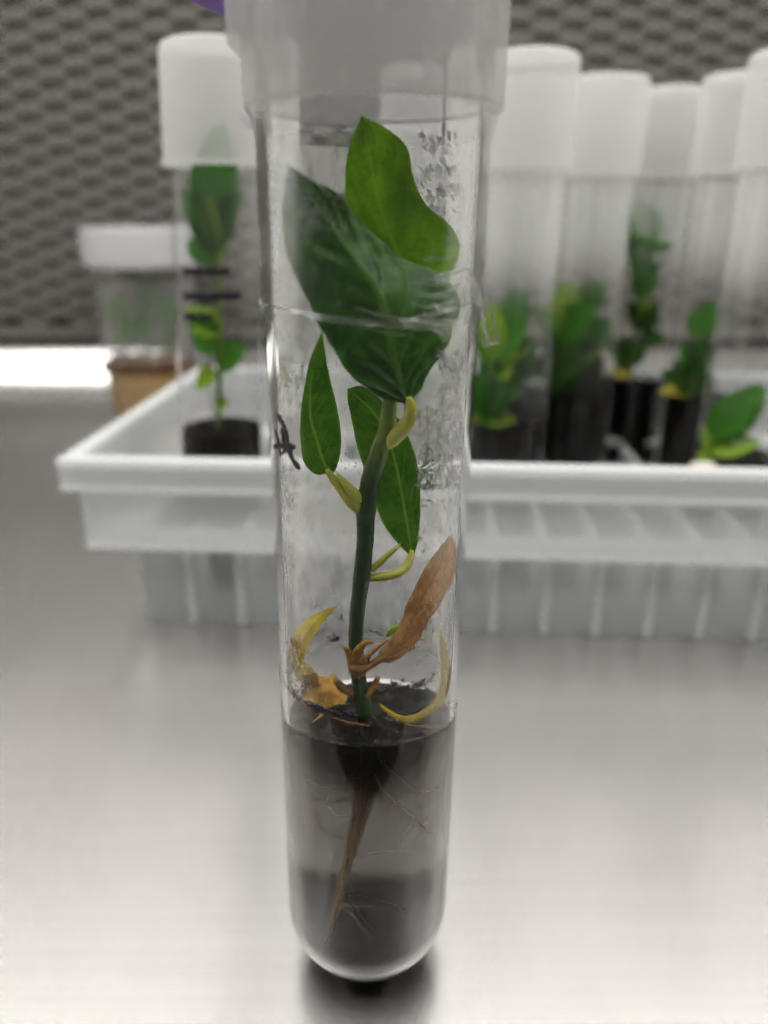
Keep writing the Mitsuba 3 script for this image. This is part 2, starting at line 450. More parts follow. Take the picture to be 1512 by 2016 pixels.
def scale_mesh():
    nu, nv = 17, 8
    V = np.zeros((nv, nu, 3))
    for a in range(nv):
        v = a / (nv - 1)                       # 0 top (at the wall), 1 lower lip (proud)
        for b in range(nu):
            u = b / (nu - 1) * 2 - 1
            drop = 11.2 * v * (1 - 0.60 * u * u)
            V[a, b] = [12.4 * u, 3.4 - (3.2 * v ** 1.2) * (1 - 0.6 * u * u) - 0.9 * math.cos(u * 8.2) * math.sin(math.pi * min(1, v * 1.15)), 4.8 - drop]
    (vv, ff), _ = grid_mesh(V)
    lip = tube(V[-1] + np.array([0, -0.1, 0]), 0.5, 5, smooth=False)
    body = trimesh.Trimesh(vv, ff, process=False)
    col = np.vstack([np.tile([.075, .070, .060], (len(vv), 1)) * (0.75 + 0.5 * meshkit.fbm(vv * .3, 2, 4))[:, None], np.tile([.19, .182, .16], (len(lip.vertices), 1))])   # lip coloured lighter, a highlight painted along the lower edge
    return trimesh.util.concatenate([body, lip]), col


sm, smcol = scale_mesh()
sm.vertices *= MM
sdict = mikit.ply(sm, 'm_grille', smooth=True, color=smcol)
PX, PZ = 15.7, 11.6
cells = []
for c in range(-24, 25):
    for k in range(0, 42):
        x = c * PX + rng.normal(0, 0.25)
        z = 52 + k * PZ + (PZ / 2 if c % 2 else 0) + rng.normal(0, 0.15)
        d = np.array([x, WY, z]) - CAM
        Zc = d @ FWD
        px, py = 756 + FPX * d[0] / Zc, 1008 - FPX * (d @ UPV) / Zc
        seen = -60 < px < 1580 and -60 < py < 720
        open_ = seen and ((px < 350) or (px > 985 and py < 190))
        cells.append((0 if open_ else 1 if seen else 2, abs(px - 200) if px < 400 else abs(px - 1250), x, z, seen))
cells.sort(key=lambda q: (q[0], q[1]))
rest = []
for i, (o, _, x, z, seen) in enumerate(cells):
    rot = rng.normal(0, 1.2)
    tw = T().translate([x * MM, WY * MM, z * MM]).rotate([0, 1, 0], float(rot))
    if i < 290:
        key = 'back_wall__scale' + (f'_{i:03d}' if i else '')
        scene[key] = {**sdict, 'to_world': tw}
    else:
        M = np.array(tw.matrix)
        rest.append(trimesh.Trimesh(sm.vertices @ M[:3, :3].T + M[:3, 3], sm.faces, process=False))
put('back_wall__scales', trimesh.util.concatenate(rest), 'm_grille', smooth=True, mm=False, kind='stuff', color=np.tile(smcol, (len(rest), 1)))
put('back_wall__added_panel', box(-750, 750, WY - 6, WY + 9, 300, 640, 1.5), 'm_enamel')  # unseen pale panel above the grille, added to brighten the worktop's reflection
for sx in (-1, 1):      # unseen pale hood sides, added so the glass edges catch light
    put('added_side_wall', box(sx * 590 - 4, sx * 590 + 4, -120, WY - 8, .5, 598, 1.2), 'm_enamel', label='pale hood side wall added out of view to brighten the glass edges', kind='structure')
put('back_wall__trim', box(-750, 750, WY - 5, WY + 9, 38.8, 45.5, .8), 'm_backing')

# the hood's lamp (above the picture)
LZ, LY0, LY1, LX = 600.0, -270.0, 250.0, 560.0
scene['ceiling_lamp__diffuser'] = {'type': 'rectangle', 'to_world': T().translate([0, (LY0 + LY1) / 2 * MM, LZ * MM]).rotate([1, 0, 0], 180).scale([LX * MM, (LY1 - LY0) / 2 * MM, 1]),
                                   'bsdf': {'type': 'diffuse', 'reflectance': rgb(.7, .7, .7)},
                                   'emitter': {'type': 'area', 'radiance': rgb(*LAMP)}}
hs = trimesh.creation.box(extents=[2 * LX + 60, LY1 - LY0 + 40, 60])
hs.apply_translation([0, (LY0 + LY1) / 2, LZ + 33])
put('ceiling_lamp__housing', hs, 'm_lid')
tag('ceiling_lamp', 'wide white lamp in the ceiling of the hood', 'lamp')

# ------------------------------------------------------------------ rack with its tubes
YAW = math.radians(-3.6)
RK0 = np.array([-83.0, 100.0, 0.0])    # left front corner of the rim


def rk(v):
    v = np.asarray(v, float)
    c, s = math.cos(YAW), math.sin(YAW)
    return np.stack([RK0[0] + c * v[..., 0] - s * v[..., 1], RK0[1] + s * v[..., 0] + c * v[..., 1], v[..., 2]], -1)


def rput(key, man, **kw):
    q = man.to_mesh()
    return put(key, trimesh.Trimesh(rk(np.array(q.vert_properties[:, :3])), np.array(q.tri_verts), process=False), kw.pop('m', 'm_rack'), smooth=30, **kw)


RL, RD = 262.0, 132.0
TH = 1.3


def ring(x0, x1, y0, y1, z0, z1, th=TH):
    return box(x0, x1, y0, y1, z0, z1, .5) - m3.Manifold.cube([x1 - x0 - 2 * th, y1 - y0 - 2 * th, z1 - z0 + 4]).translate([x0 + th, y0 + th, z0 - 2])


tag('tube_rack', 'translucent white plastic tray rack standing behind the upright tube', 'rack')
rput('tube_rack__rim', ring(0, RL, 0, RD, 45.4, 52.0, 1.2))
rput('tube_rack__rim__flange', ring(-.3, RL + .3, -.3, RD + .3, 51.2, 53.4, 4.8), m='m_rack_dense')
rput('tube_rack__rim__flange', ring(-.2, RL + .2, -.2, RD + .2, 44.4, 46.2, 4.4), m='m_rack_dense')
rput('tube_rack__tray', ring(3.2, RL - 3.2, 3.2, RD - 3.2, 27.5, 52.0))
rput('tube_rack__ledge', ring(3.0, RL - 3.0, 3.0, RD - 3.0, 26.4, 28.6, 12.6), m='m_rack_dense')
rput('tube_rack__base', ring(14.5, RL - 14.5, 9.5, RD - 9.5, 0.3, 27.2), m='m_rack_base')
rput('tube_rack__floor', box(15.6, RL - 15.6, 10.6, RD - 10.6, 0.4, 1.6, .3), m='m_rack_base')
k = 0
for i in range(1, 16):
    x = 14.5 + 14.6 * i
    if x < RL - 20:
        rput('tube_rack__divider', box(x - 1.1, x + 1.1, 8.9, RD - 11.0, .5, 26.3, .3), m='m_rack_dense')
for j in range(1, 4):
    y = 10 + 28.0 * j
    rput('tube_rack__cross_divider', box(15.9, RL - 15.9, y - .6, y + .6, 1.75, 25.8, .3), m='m_rack_base')


def simple_leaf(base, tip, w, bend=0.0, nrm=(0, -1, 0.3), fold=0.25):
    base, tip, nrm = (np.asarray(q, float) for q in (base, tip, nrm))
    ax = tip - base
    ln = np.linalg.norm(ax)
    side = np.cross(ax / ln, nrm)
    side /= np.linalg.norm(side)
    nn = np.cross(side, ax / ln)
    ss = np.linspace(0, 1, 12)
    V = np.zeros((12, 7, 3))
    for a, s in enumerate(ss):
        prof_ = math.sin(math.pi * min(1, s ** 0.75)) ** 0.85 * (1 if s < 1 else 0) + 0.03
        for b, u in enumerate(np.linspace(-1, 1, 7)):
            V[a, b] = base + ax * s + side * u * w * prof_ / 2 + nn * (bend * ln * s * (1 - s) * 2 + fold * abs(u) * w * prof_ * 0.5)
    return grid_mesh(V)


def seedling(key, base, height, leaves, label, group=None, cat='plant', lean_=(0, 0), top=None):
    """leaves: (height up the stem, azimuth, length, width, rise, material)"""
    b = np.asarray(base, float)
    tp = b + np.array([lean_[0], lean_[1], height])
    mid = (b + tp) / 2 + np.array([0.6, 0.3, 0])
    stem = crom([b, mid, tp], 20)
    if key == 'seedling' and base[0] > 0 and base[1] > 140:
        leaves = list(leaves) + [(float(rng.uniform(.02, .5)), float(a_), float(rng.uniform(11, 17)), float(rng.uniform(7, 10)), float(rng.uniform(.3, 1.0)), 'm_bg_leaf_dark') for a_ in (0.2, 1.5, 2.9, 3.8, 5.4)]
    n = 0
    while key in labels:
        n += 1
        key = key.split('_0')[0] + f'_{n:03d}'
    tag(key, label, cat, group)
    put(key + '__stem', tube(stem, np.linspace(0.9, 0.55, 20), 8, smooth=False), 'm_bg_stem', smooth=True)
    for h, azim, ln, w, rise, m in leaves:
        s = b + (tp - b) * h
        d = np.array([math.cos(azim), math.sin(azim), 0]) * math.cos(rise) + np.array([0, 0, math.sin(rise)])
        nr = np.array([-math.cos(azim) * math.sin(rise) * .6, -math.sin(azim) * math.sin(rise) * .4 - 0.8, math.cos(rise) * .8])
        (mesh, uv) = simple_leaf(s, s + d * ln, w * 1.35, 0.14, nr)
        put(key + '__leaf', mesh, m, smooth=True)
    return key


def rack_tube(x, y, gel_z, label, gel_label, lx=0.0, ly=0.0, wrap=None, z0=1.8):
    """a capped tube standing in the rack; lx, ly lean its top"""
    n = sum(1 for q in labels if q.startswith('rack_tube') and '__' not in q)
    key = 'rack_tube' + (f'_{n:03d}' if n else '')
    gkey = 'dark_gel' + (f'_{n:03d}' if n else '')

    def pl(v):
        v = np.array(v, float)
        v[:, 0] += x + lx * v[:, 2]
        v[:, 1] += y + ly * v[:, 2]
        v[:, 2] += z0
        return v
    r = 12.4
    hemi = [(r * math.sin(a), r - r * math.cos(a)) for a in np.linspace(0.02, math.pi / 2, 12)]
    v, f = revolve(hemi + [(r, 149)], 48)
    put(key + '__glass', (pl(v), f), 'm_pane', smooth=True)
    gq = np.linspace(0, 2 * np.pi, 49)
    Vq = np.stack([np.stack([11.7 * np.cos(gq), 11.7 * np.sin(gq), gq * 0 + z_], -1) for z_ in np.linspace(gel_z + 1.5, 122, 8)])
    (vq, fq), uq = grid_mesh(Vq)
    put(key + '__condensation', (pl(vq), fq), 'm_bg_fog', smooth=True, uv=uq, kind='stuff')
    ri = 11.9
    gh = [(ri * math.sin(a), 1 + ri - ri * math.cos(a)) for a in np.linspace(0.02, math.pi / 2, 10)] + [(ri, gel_z - 1.2), (ri - .3, gel_z - .6), (ri - 1.2, gel_z - .9), (ri - 3, gel_z - 1.1), (0.05, gel_z - 1.0)]
    v, f = revolve(gh, 40)
    put(gkey, (pl(v), f), 'm_black_gel', smooth=40, label=gel_label, cat='gel')
    R = 13.9
    cp = [(R, 123.5), (R, 150.5), (R - .5, 151.8), (R - 1.6, 152.3), (0.05, 152.4)]
    v, f = revolve(cp, 48)
    put(key + '__cap', (pl(v), f), 'm_cap', smooth=40)
    rib = [(R + .35, 123.2), (R + .35, 124.4), (R - .6, 124.4), (R - .6, 123.2), (R + .35, 123.2)]
    v, f = revolve(rib, 48)
    put(key + '__cap__rim', (pl(v), f), 'm_cap')
    tag(key, label, 'test tube', None)
    return key, pl


BL, BM, BY = 'm_bg_leaf', 'm_bg_leaf_lime', 'm_bg_leaf_yellow'
# left tube with its leafy shoot and three lines of black writing
k0, pl0 = rack_tube(-49.5, 136, 51.5, 'capped glass tube with black handwriting and a leafy shoot, left end of the rack', 'black charcoal gel in the tube with handwriting at the left end of the rack', lx=0.055)
for (h0, w0, off) in ((97.0, 13, -1.0), (90.5, 17, 0.5), (85.0, 9, -3.5)):
    x0 = off - w0 / 2
    nst = int(w0 / 1.7)
    parts = []
    for q in range(nst):
        xx = x0 + q * w0 / nst
        hh = 1.5 + rng.random() * 1.1
        pts = [(xx, h0 - hh / 2), (xx + 0.5, h0 + hh / 2), (xx + 1.0, h0 - hh / 3), (xx + 1.5, h0 + hh / 3)]
        C = crom(np.array(pts), 12)
        P3 = np.c_[12.5 * np.sin(C[:, 0] / 12.5), -12.5 * np.cos(C[:, 0] / 12.5), C[:, 1]]
        parts.append(tube(P3, 0.62, 5, smooth=False))
    mm_ = trimesh.util.concatenate(parts)
    put(k0 + '__ink_mark', (pl0(mm_.vertices), mm_.faces), 'm_ink')
seedling('seedling', (-48.0, 136, 51), 61, [
    (0.97, 1.2, 27, 10, 1.35, BL), (0.90, 3.5, 16, 9, 1.0, BL), (0.90, -0.3, 16, 9, 0.95, BL), (0.83, 4.2, 17, 9, 1.1, BL), (0.80, 4.8, 19, 6, 1.3, BM), (0.86, 4.1, 17, 9, 1.05, 'm_bg_leaf_dark'), (0.86, 5.6, 17, 9, 1.0, 'm_bg_leaf_dark'), (0.86, 2.2, 17, 9, 1.2, BL), (0.8, 2.6, 12, 7, .6, BL),
    (0.47, 3.0, 12, 7, .75, BM), (0.40, 3.5, 12, 8, .9, BL), (0.32, 0.1, 11, 8, .6, BL), (0.30, 2.9, 9, 6, -.6, BM), (0.13, -.6, 5, 4, .2, BM)],
    'tall shoot with a tuft of dark green leaves in the tube with handwriting', lean_=(4.5, 0))

k1, pl1 = rack_tube(43.0, 151, 50.0, 'capped glass tube with narrow upright leaf, nearest right of the upright tube', 'black gel under the narrow upright leaf, nearest right of the upright tube')
seedling('seedling', (36, 146, 47), 24, [(0.1, 2.0, 27, 8, 1.45, BL), (0.6, 0.4, 15, 6, 1.0, BM), (0.9, 3.0, 14, 6, 1.1, BL), (1.0, 0.2, 16, 7, .8, BL), (1.0, 1.5, 18, 6, 1.35, BM), (0.2, -0.4, 9, 5, 0.1, BM), (0.2, 3.6, 8, 4, 0.2, BY)],
         'small shoot with a narrow upright leaf, nearest right of the upright tube')
k2, pl2 = rack_tube(75.0, 191, 51.0, 'short looking capped tube second from the upright tube, round green leaf inside', 'black gel in the tube with the round green leaf')
seedling('seedling', (66, 187, 50), 22, [(0.95, -.2, 17, 11, .9, BL), (1.0, 1.2, 20, 9, 1.3, BM), (1.0, 4.0, 14, 9, .5, BL), (0.9, 3.0, 16, 9, .9, BL), (0.5, 2.2, 10, 6, .7, BY), (0.6, 1.0, 12, 8, .9, BL)],
         'low shoot with one round green leaf, second tube right of the upright tube')
k3, pl3 = rack_tube(104.0, 216, 50.0, 'farthest capped tube, lowest looking cap of the right hand row', 'black gel in the farthest tube of the right hand row')
seedling('seedling', (100, 211, 49), 52, [(0.98, 2.4, 20, 13, 1.2, BL), (0.95, 4.6, 15, 12, .4, BL), (0.8, 3.4, 15, 12, 1.0, BL), (0.7, 5.2, 14, 11, .9, BL), (.6, 3.9, 13, 10, .8, BL), (.5, 5.0, 12, 9, .6, BM), (0.1, 3.7, 12, 5, 0.1, BY)],
         'tall bushy green shoot in the farthest tube on the right')
k4, pl4 = rack_tube(118.5, 185, 50.0, 'capped tube just left of the big tube at the right edge', 'black gel in the tube just left of the right edge tube')
seedling('seedling', (112, 180, 49), 26, [(0.3, 2.8, 15, 8, 1.2, BL), (0.9, 0.6, 14, 8, 1.1, BL), (0.15, 3.6, 15, 4, 0.15, BY), (0.5, 4.4, 10, 6, 1.0, BL)],
         'shoot with upright dark leaves and a yellow frond, left of the edge tube')
k5, pl5 = rack_tube(116.5, 146, 39.5, 'nearest capped tube cut by the right edge of the picture', 'black gel in the tube cut by the right edge')
seedling('seedling', (104.5, 138, 39), 10, [(0.8, 0.35, 24, 9, .75, BL), (0.9, 0.1, 21, 8, .95, BL), (0.5, -0.3, 15, 6, .3, BM), (0.4, 2.2, 10, 4, 1.2, BM), (.3, 3.4, 5, 3, .3, BM)],
         'low shoot with broad bright green leaves reaching right, in the right edge tube')
k6, pl6 = rack_tube(52.0, 194, 50.0, 'capped tube hidden behind the nearest tube right of the upright tube', 'black gel in the tube behind the nearest right hand tube')
seedling('seedling', (48, 186, 49), 30, [(0.3, 0.3, 16, 9, .9, BL), (0.6, 3.2, 15, 9, .8, BL), (0.9, 1.2, 15, 8, 1.1, BL), (0.9, 4.6, 14, 8, .5, BL), (.5, 5.3, 12, 7, .5, BM), (.2, 3.9, 10, 6, .5, BY)],
         'dark leafy shoot behind the nearest right hand tube')
k7, pl7 = rack_tube(84.0, 221, 51.0, 'capped tube hidden behind the second tube on the right', 'black gel in the tube behind the second right hand tube')
seedling('seedling', (82, 214, 50), 30, [(0.4, 0.3, 17, 10, .9, BL), (0.6, 3.0, 16, 10, .7, BL), (0.9, 1.2, 15, 8, 1.1, BL), (0.8, 4.4, 15, 9, .4, BL), (.3, 5.3, 12, 7, .5, BM)],
         'dark leafy shoot behind the second right hand tube')
# (the last tubes stand behind the others)
k8, pl8 = rack_tube(16.0, 176, 50.0, 'capped tube mostly hidden behind the upright tube', 'black gel in the tube behind the upright tube')
seedling('seedling', (18, 168, 49), 22, [(0.5, 0.3, 15, 9, .9, BL), (0.7, 3.2, 13, 8, .8, BM), (0.9, 1.2, 14, 8, 1.1, BL)], 'leafy shoot behind the upright tube')
ab = trimesh.creation.icosphere(2, 1)
ab.vertices *= [4.2, 3.0, 1.6]
ab.apply_translation([102.5, 136.5, 40.0])
put('agar_lump', ab, 'm_agar_bit', smooth=True, label='pale lump of agar at the foot of the plant at the right edge', cat='agar')

# ------------------------------------------------------------------ jar far left
JX, JY = -134.0, 368.0
tag('jar', 'squat clear jar with a white screw lid standing at the back left', 'jar')


def jp(v):
    return np.asarray(v, float) + np.array([JX, JY, 0])


v, f = revolve([(.05, .6), (22, .6), (26.5, 3), (28, 8), (28.5, 70), (27, 80), (26, 86)], 56)
put('jar__glass', (jp(v), f), 'm_pane', smooth=40)
gq = np.linspace(0, 2 * np.pi, 49)
(vq, fq), uq = grid_mesh(np.stack([np.stack([27.4 * np.cos(gq), 27.4 * np.sin(gq), gq * 0 + z_], -1) for z_ in np.linspace(34, 78, 6)]))
put('jar__condensation', (jp(vq), fq), 'm_jar_haze', smooth=True, uv=uq, kind='stuff')
v, f = revolve([(30.5, 85), (33.5, 88), (33.5, 103), (32, 105.5), (29, 106.5), (0.05, 106.5)], 64)
put('jar__lid', (jp(v), f), 'm_lid', smooth=40)
v, f = revolve([(.05, 1.4), (21, 1.5), (25.5, 4), (26.7, 10), (26.9, 25), (25, 26), (.05, 25.5)], 48)
put('amber_agar', (jp(v), f), 'm_amber', smooth=40, label='amber agar in the bottom of the squat jar', cat='agar')
WHERE = ['at the left', 'in the middle', 'at the right']
for q in range(3):
    s_ = trimesh.creation.icosphere(3, 1)
    s_.vertices *= [8 + rng.random() * 2, 6, 5 + rng.random() * 2]
    s_.vertices += s_.vertex_normals * ((meshkit.fbm(s_.vertices * .3 + q * 9, 3, q) - .5) * 5)[:, None]
    s_.vertices *= [1.25, 1, 1.5]
    s_.apply_translation([JX - 14 + 14 * q, JY - 17 + abs(q - 1) * 4, 30])
    put('brown_callus', s_, 'm_brown', smooth=True, label='brown lump on the amber agar of the squat jar, ' + WHERE[q], cat='callus')
for q in range(3):
    a = q * 2.05 + .3
    b = (JX - 13 + 13 * q, JY - 12 + 4 * (q % 2), 36)
    seedling('jar_seedling', b, 26 + 6 * (q % 2), [(0.3, a + 1, 13, 8, .7, BL), (0.4, a, 14, 8, .8, BL), (0.7, a + 2, 14, 8, 1.0, BL), (0.8, a + 3.3, 12, 7, .5, BL), (.95, a + 4, 13, 7, 1.1, BL)],
             'small dark green sprout inside the squat jar, ' + WHERE[q])

# ------------------------------------------------------------------ the upright tube: glass, gel, cap
RO, RI, GZ = 12.5, 11.45, 46.9
GS = -0.21      # the gel has set a little aslant, higher at the front


def gel_top(x, y):
    r = np.hypot(x, y)
    return GZ + GS * y + 0.9 * np.exp((r - RI) / 0.7) + 1.1 * (meshkit.fbm(np.stack([x * .42, y * .42, x * 0], -1), 4, 5) - .5) * np.clip((RI - r) / 2, 0, 1)


NPHI = 128
hemi_o = [(RO * math.sin(a), RO - RO * math.cos(a)) for a in np.linspace(0.01, math.pi / 2, 24)]
hemi_i = [(RI * math.sin(a), 1.05 + RI - RI * math.cos(a)) for a in np.linspace(0.01, math.pi / 2, 24)]
vo, fo = revolve(hemi_o + [(RO, z) for z in np.linspace(20, 149, 30)] + [(RO - .3, 150), (RI + .2, 150), (RI, 149.4)], NPHI)
# the inner wall above the gel: from the rim down to the gel's edge
g = np.arange(NPHI) * 2 * np.pi / NPHI
edge_z = gel_top(RI * np.cos(g), RI * np.sin(g))
rows = []
for s in np.linspace(0, 1, 30):
    z = 149.4 * (1 - s) + edge_z * s
    rows.append(np.stack([RI * np.cos(g), RI * np.sin(g), z], -1))
V = np.array(rows)


def ringgrid(V):
    a, b = V.shape[:2]
    i, j = np.meshgrid(np.arange(a - 1), np.arange(b), indexing='ij')
    q = np.stack([i * b + j, i * b + (j + 1) % b, (i + 1) * b + (j + 1) % b, (i + 1) * b + j], -1).reshape(-1, 4)
    return V.reshape(-1, 3), np.vstack([q[:, [0, 1, 2]], q[:, [0, 2, 3]]])


vi, fi = ringgrid(V)
glass = trimesh.Trimesh(np.vstack([lean(vo), lean(vi)]), np.vstack([fo, fi + len(vo)]), process=False)
put('culture_tube__glass', glass, 'm_glass', smooth=40)
tag('culture_tube', 'upright round bottomed glass tube holding a green plantlet, in front of the rack', 'test tube')

# gel: murky, dark under the surface and at the bottom
NX, NZ = 36, 64
B0, B1 = np.array([-13.2, -13.2, 0.5]), np.array([13.8, 13.8, 54.0])
zz, yy, xx = np.meshgrid(*[(np.arange(n) + .5) / n * (b1 - b0) + b0 for n, b0, b1 in ((NZ, B0[2], B1[2]), (NX, B0[1], B1[1]), (NX, B0[0], B1[0]))], indexing='ij')
rr = np.hypot(xx - LEAN * zz, yy)
wob = meshkit.fbm(np.stack([xx, yy, zz], -1) * 0.22, 3, 3)
sig = 56 + 34 * wob
sig = sig + 4000 / (1 + np.exp((zz - 12.5 - 2 * wob) / 0.8)) / (1 + np.exp((rr - 8.8 - 1.0 * wob) / 0.5))     # settled charcoal
sig = sig + (30 + 60 * wob) * np.exp(-((zz - GZ - GS * yy + 1.6) / 2.4) ** 2)                        # charcoal under the surface
sig = sig + 900 * np.exp(-(((xx - .6) / 3.6) ** 2 + ((yy) / 3.6) ** 2 + ((zz - 42.5) / 4.5) ** 2))  # cloud round the root collar
grid = mi.VolumeGrid(sig.astype(np.float32)[..., None])
scene['gel_murk'] = {'type': 'heterogeneous', 'albedo': {'type': 'constvolume', 'value': {'type': 'rgb', 'value': [.12, .080, .028]}},
                     'sigma_t': {'type': 'gridvolume', 'grid': grid, 'filter_type': 'trilinear', 'wrap_mode': 'clamp',
                                 'to_world': T().translate((B0 * MM).tolist()).scale(((B1 - B0) * MM).tolist())},
                     'scale': 1.0, 'phase': {'type': 'hg', 'g': 0.82}}
med = {'interior': {'type': 'ref', 'id': 'gel_murk'}}
rows = [np.stack([r_ * np.cos(g), r_ * np.sin(g), g * 0 + z_], -1) for r_, z_ in hemi_i]
for s in np.linspace(0, 1, 16)[1:]:
    rows.append(np.stack([RI * np.cos(g), RI * np.sin(g), (hemi_i[-1][1]) * (1 - s) + edge_z * s], -1))
vb, fb = ringgrid(np.array(rows))
put('nutrient_gel__body', (lean(vb), fb), 'm_gel_wall', smooth=True, **med)
rows = []
for r_ in np.r_[RI, np.linspace(RI - .25, 9.5, 9), np.linspace(9, .05, 20)]:
    rows.append(np.stack([r_ * np.cos(g), r_ * np.sin(g), gel_top(r_ * np.cos(g), r_ * np.sin(g))], -1))
vt, ft = ringgrid(np.array(rows))
put('nutrient_gel__surface', (lean(vt), ft), 'm_gel_top', smooth=True, **med)
tag('nutrient_gel', 'murky grey gel with roots and black sediment filling the bottom of the upright tube', 'gel')

# condensation haze on the inner wall (a liner), and drops
gf = np.linspace(math.radians(-24), math.radians(204), 72)
rows = [np.stack([(RI - .3) * np.cos(gf), (RI - .3) * np.sin(gf), gf * 0 + z_], -1) for z_ in np.linspace(52.5, 121, 12)]
(vl, fl), _ = grid_mesh(np.array(rows))
put('culture_tube__condensation', (lean(vl), fl), 'm_fog', smooth=True, kind='stuff')

gf = np.linspace(math.radians(196), math.radians(252), 40)
rows = [np.stack([(RI - .35) * np.cos(gf), (RI - .35) * np.sin(gf), gf * 0 + z_], -1) for z_ in np.linspace(98, 121, 16)]
(vl, fl), _ = grid_mesh(np.array(rows))
put('culture_tube__condensation', (lean(vl), fl), 'm_fog_patch', smooth=True, kind='stuff')

# cap
RC = 13.85
cap_p = [(RC - .9, 150.6), (RC - .9, 122.9), (RC - .55, 122.5), (RC, 122.9), (RC, 151), (RC - .6, 152.4), (RC - 2, 153), (.05, 153)]
v, f = revolve([(RC - .05, 123.9), (RC, 124.3), (RC, 151), (RC - .6, 152.4), (RC - 2, 153), (.05, 153)], 96)
put('culture_tube__cap', (lean(v), f), 'm_main_cap', smooth=40)
v, f = revolve([(RC + .03, 123.7), (RC + .03, 124.2), (RC - .4, 124.2), (RC - .4, 123.7), (RC + .03, 123.7)], 96)
put('culture_tube__cap__rim', (lean(v), f), 'm_main_cap')

# black pen strokes on the left wall
strokes = [([(548, 815), (560, 838), (567, 868), (576, 900), (591, 924)], .62), ([(543, 845), (549, 865), (553, 893)], .34), ([(556, 842), (559, 865), (561, 890)], .4),
           ([(541, 880), (556, 877), (582, 880)], .6), ([(552, 896), (566, 885), (573, 872)], .32)]
for pts, w in strokes:
    put('culture_tube__ink_mark', ribbon_on_tube(pts, w, RO), 'm_ink')
for pts, w in (([(582, 742), (586, 722), (590, 708)], .55), ([(598, 740), (603, 722), (608, 708)], .55), ([(568, 740), (580, 745), (596, 744)], .5), ([(566, 835), (572, 822), (575, 812)], .8), ([(592, 700), (596, 694)], .5)):
    put('culture_tube__ink_mark', ribbon_on_tube(pts, w, RO, back=True), 'm_ink')


# ------------------------------------------------------------------ cling film round the neck
def film_r(phi, z):
    """film radius: a cone under the cap, then close to the glass, creased towards the lower right front"""
    r = np.where(z > 119.4, 12.78 + (RC - 12.78) * np.clip((z - 119.4) / 4.4, 0, 1) ** 2.2, 12.78)
    return r


gp = np.linspace(0, 2 * np.pi, 241)[:-1]
zs = np.r_[np.linspace(103.2, 106, 12), np.linspace(106.4, 123.7, 42)]
rows = []
for z in zs:
    r = film_r(gp, z)
    front = np.exp(-((gp - 5.5) / 0.55) ** 2)                   # right front
    cre = 0.16 * np.sin(9 * (z - 103) / 4 + 3.2 * (gp - 5.5)) * front * np.exp(-((z - 106) / 3.5) ** 2)
    w = (meshkit.fbm(np.stack([np.cos(gp) * 2.2, np.sin(gp) * 2.2, gp * 0 + z * .12], -1), 3, 11) - .5) * 0.22
    rows.append(np.stack([(r + cre + w) * np.cos(gp), (r + cre + w) * np.sin(gp), gp * 0 + z + 0.35 * np.sin(gp * 2 + 1)], -1))
vf, ff = ringgrid(np.array(rows))
put('film_wrap__sheet', (lean(vf), ff), 'm_film', smooth=True)
tag('film_wrap', 'creased clear cling film wrapped round the neck of the upright tube', 'film')


def crease(pts, r0=0.13, off=0.15, sides=7):
    P = np.array([on_tube(x, y, 12.8 + off) for x, y in pts])
    rad = r0 * np.sin(np.linspace(0.12, math.pi - .12, len(P))) ** .6
    return tube(P, rad, sides, n=14 * len(P))


creases = [([(514, 598), (560, 608), (620, 622), (700, 632), (780, 638), (850, 640), (920, 640)], .17), ([(560, 606), (640, 630), (740, 640), (850, 648), (900, 646)], .12),
           ([(826, 556), (860, 547), (890, 538), (925, 527)], .20), ([(828, 558), (865, 560), (893, 545), (935, 532)], .10), ([(826, 579), (855, 583), (885, 575), (905, 556)], .17),
           ([(790, 634), (840, 622), (875, 612), (940, 593)], .17), ([(852, 596), (866, 608), (880, 613)], .14), ([(836, 512), (855, 509), (880, 510)], .12), ([(846, 494), (860, 493)], .07),
           ([(780, 628), (850, 630), (925, 632)], .10), ([(850, 648), (870, 655), (885, 664)], .12), ([(800, 631), (860, 636), (930, 637)], .08),
           ([(690, 602), (740, 618), (800, 630), (862, 640)], .10), ([(700, 640), (760, 655), (830, 660)], .08), ([(812, 600), (850, 604), (900, 590)], .10), ([(925, 535), (932, 548), (944, 592), (950, 640), (958, 665)], .10)]
for pts, w in creases:
    put('film_wrap__crease', crease(pts, w * 1.35), 'm_plastic_fold', smooth=True)


# hanging end of the film at the right
def flap():
    a = crom([at(918, 530, -6.5), at(926, 580, -7.5), at(932, 632, -7.6), at(940, 655, -7.4), at(953, 680, -7.2)], 24)
    b = crom([at(936, 527, -5.5), at(955, 560, -6.2), at(966, 600, -6.6), at(972, 640, -6.8), at(979, 676, -6.6)], 24)
    V = np.zeros((24, 11, 3))
    for k, s in enumerate(np.linspace(0, 1, 11)):
        V[:, k] = a + (b - a) * s + np.array([0, -1, 0.1]) * (0.9 * math.sin(s * math.pi * 2.2)) * np.linspace(.3, 1, 24)[:, None]
    return V


FV = flap()
(fm, _) = grid_mesh(FV)
put('film_wrap__loose_end', fm, 'm_film', smooth=True, label='loose end of the film hanging at the right')
put('film_wrap__loose_end__edge', tube(FV[:, -1], 0.11, 7, n=60), 'm_plastic_fold', smooth=True)
put('film_wrap__loose_end__edge', tube(FV[:, 0], 0.09, 7, n=60), 'm_plastic_fold', smooth=True)
put('film_wrap__loose_end__edge', tube(FV[-1], 0.12, 7, n=40), 'm_plastic_fold', smooth=True)
put('film_wrap__loose_end__edge', tube(FV[:, 6], 0.08, 7, n=60), 'm_plastic_fold', smooth=True)
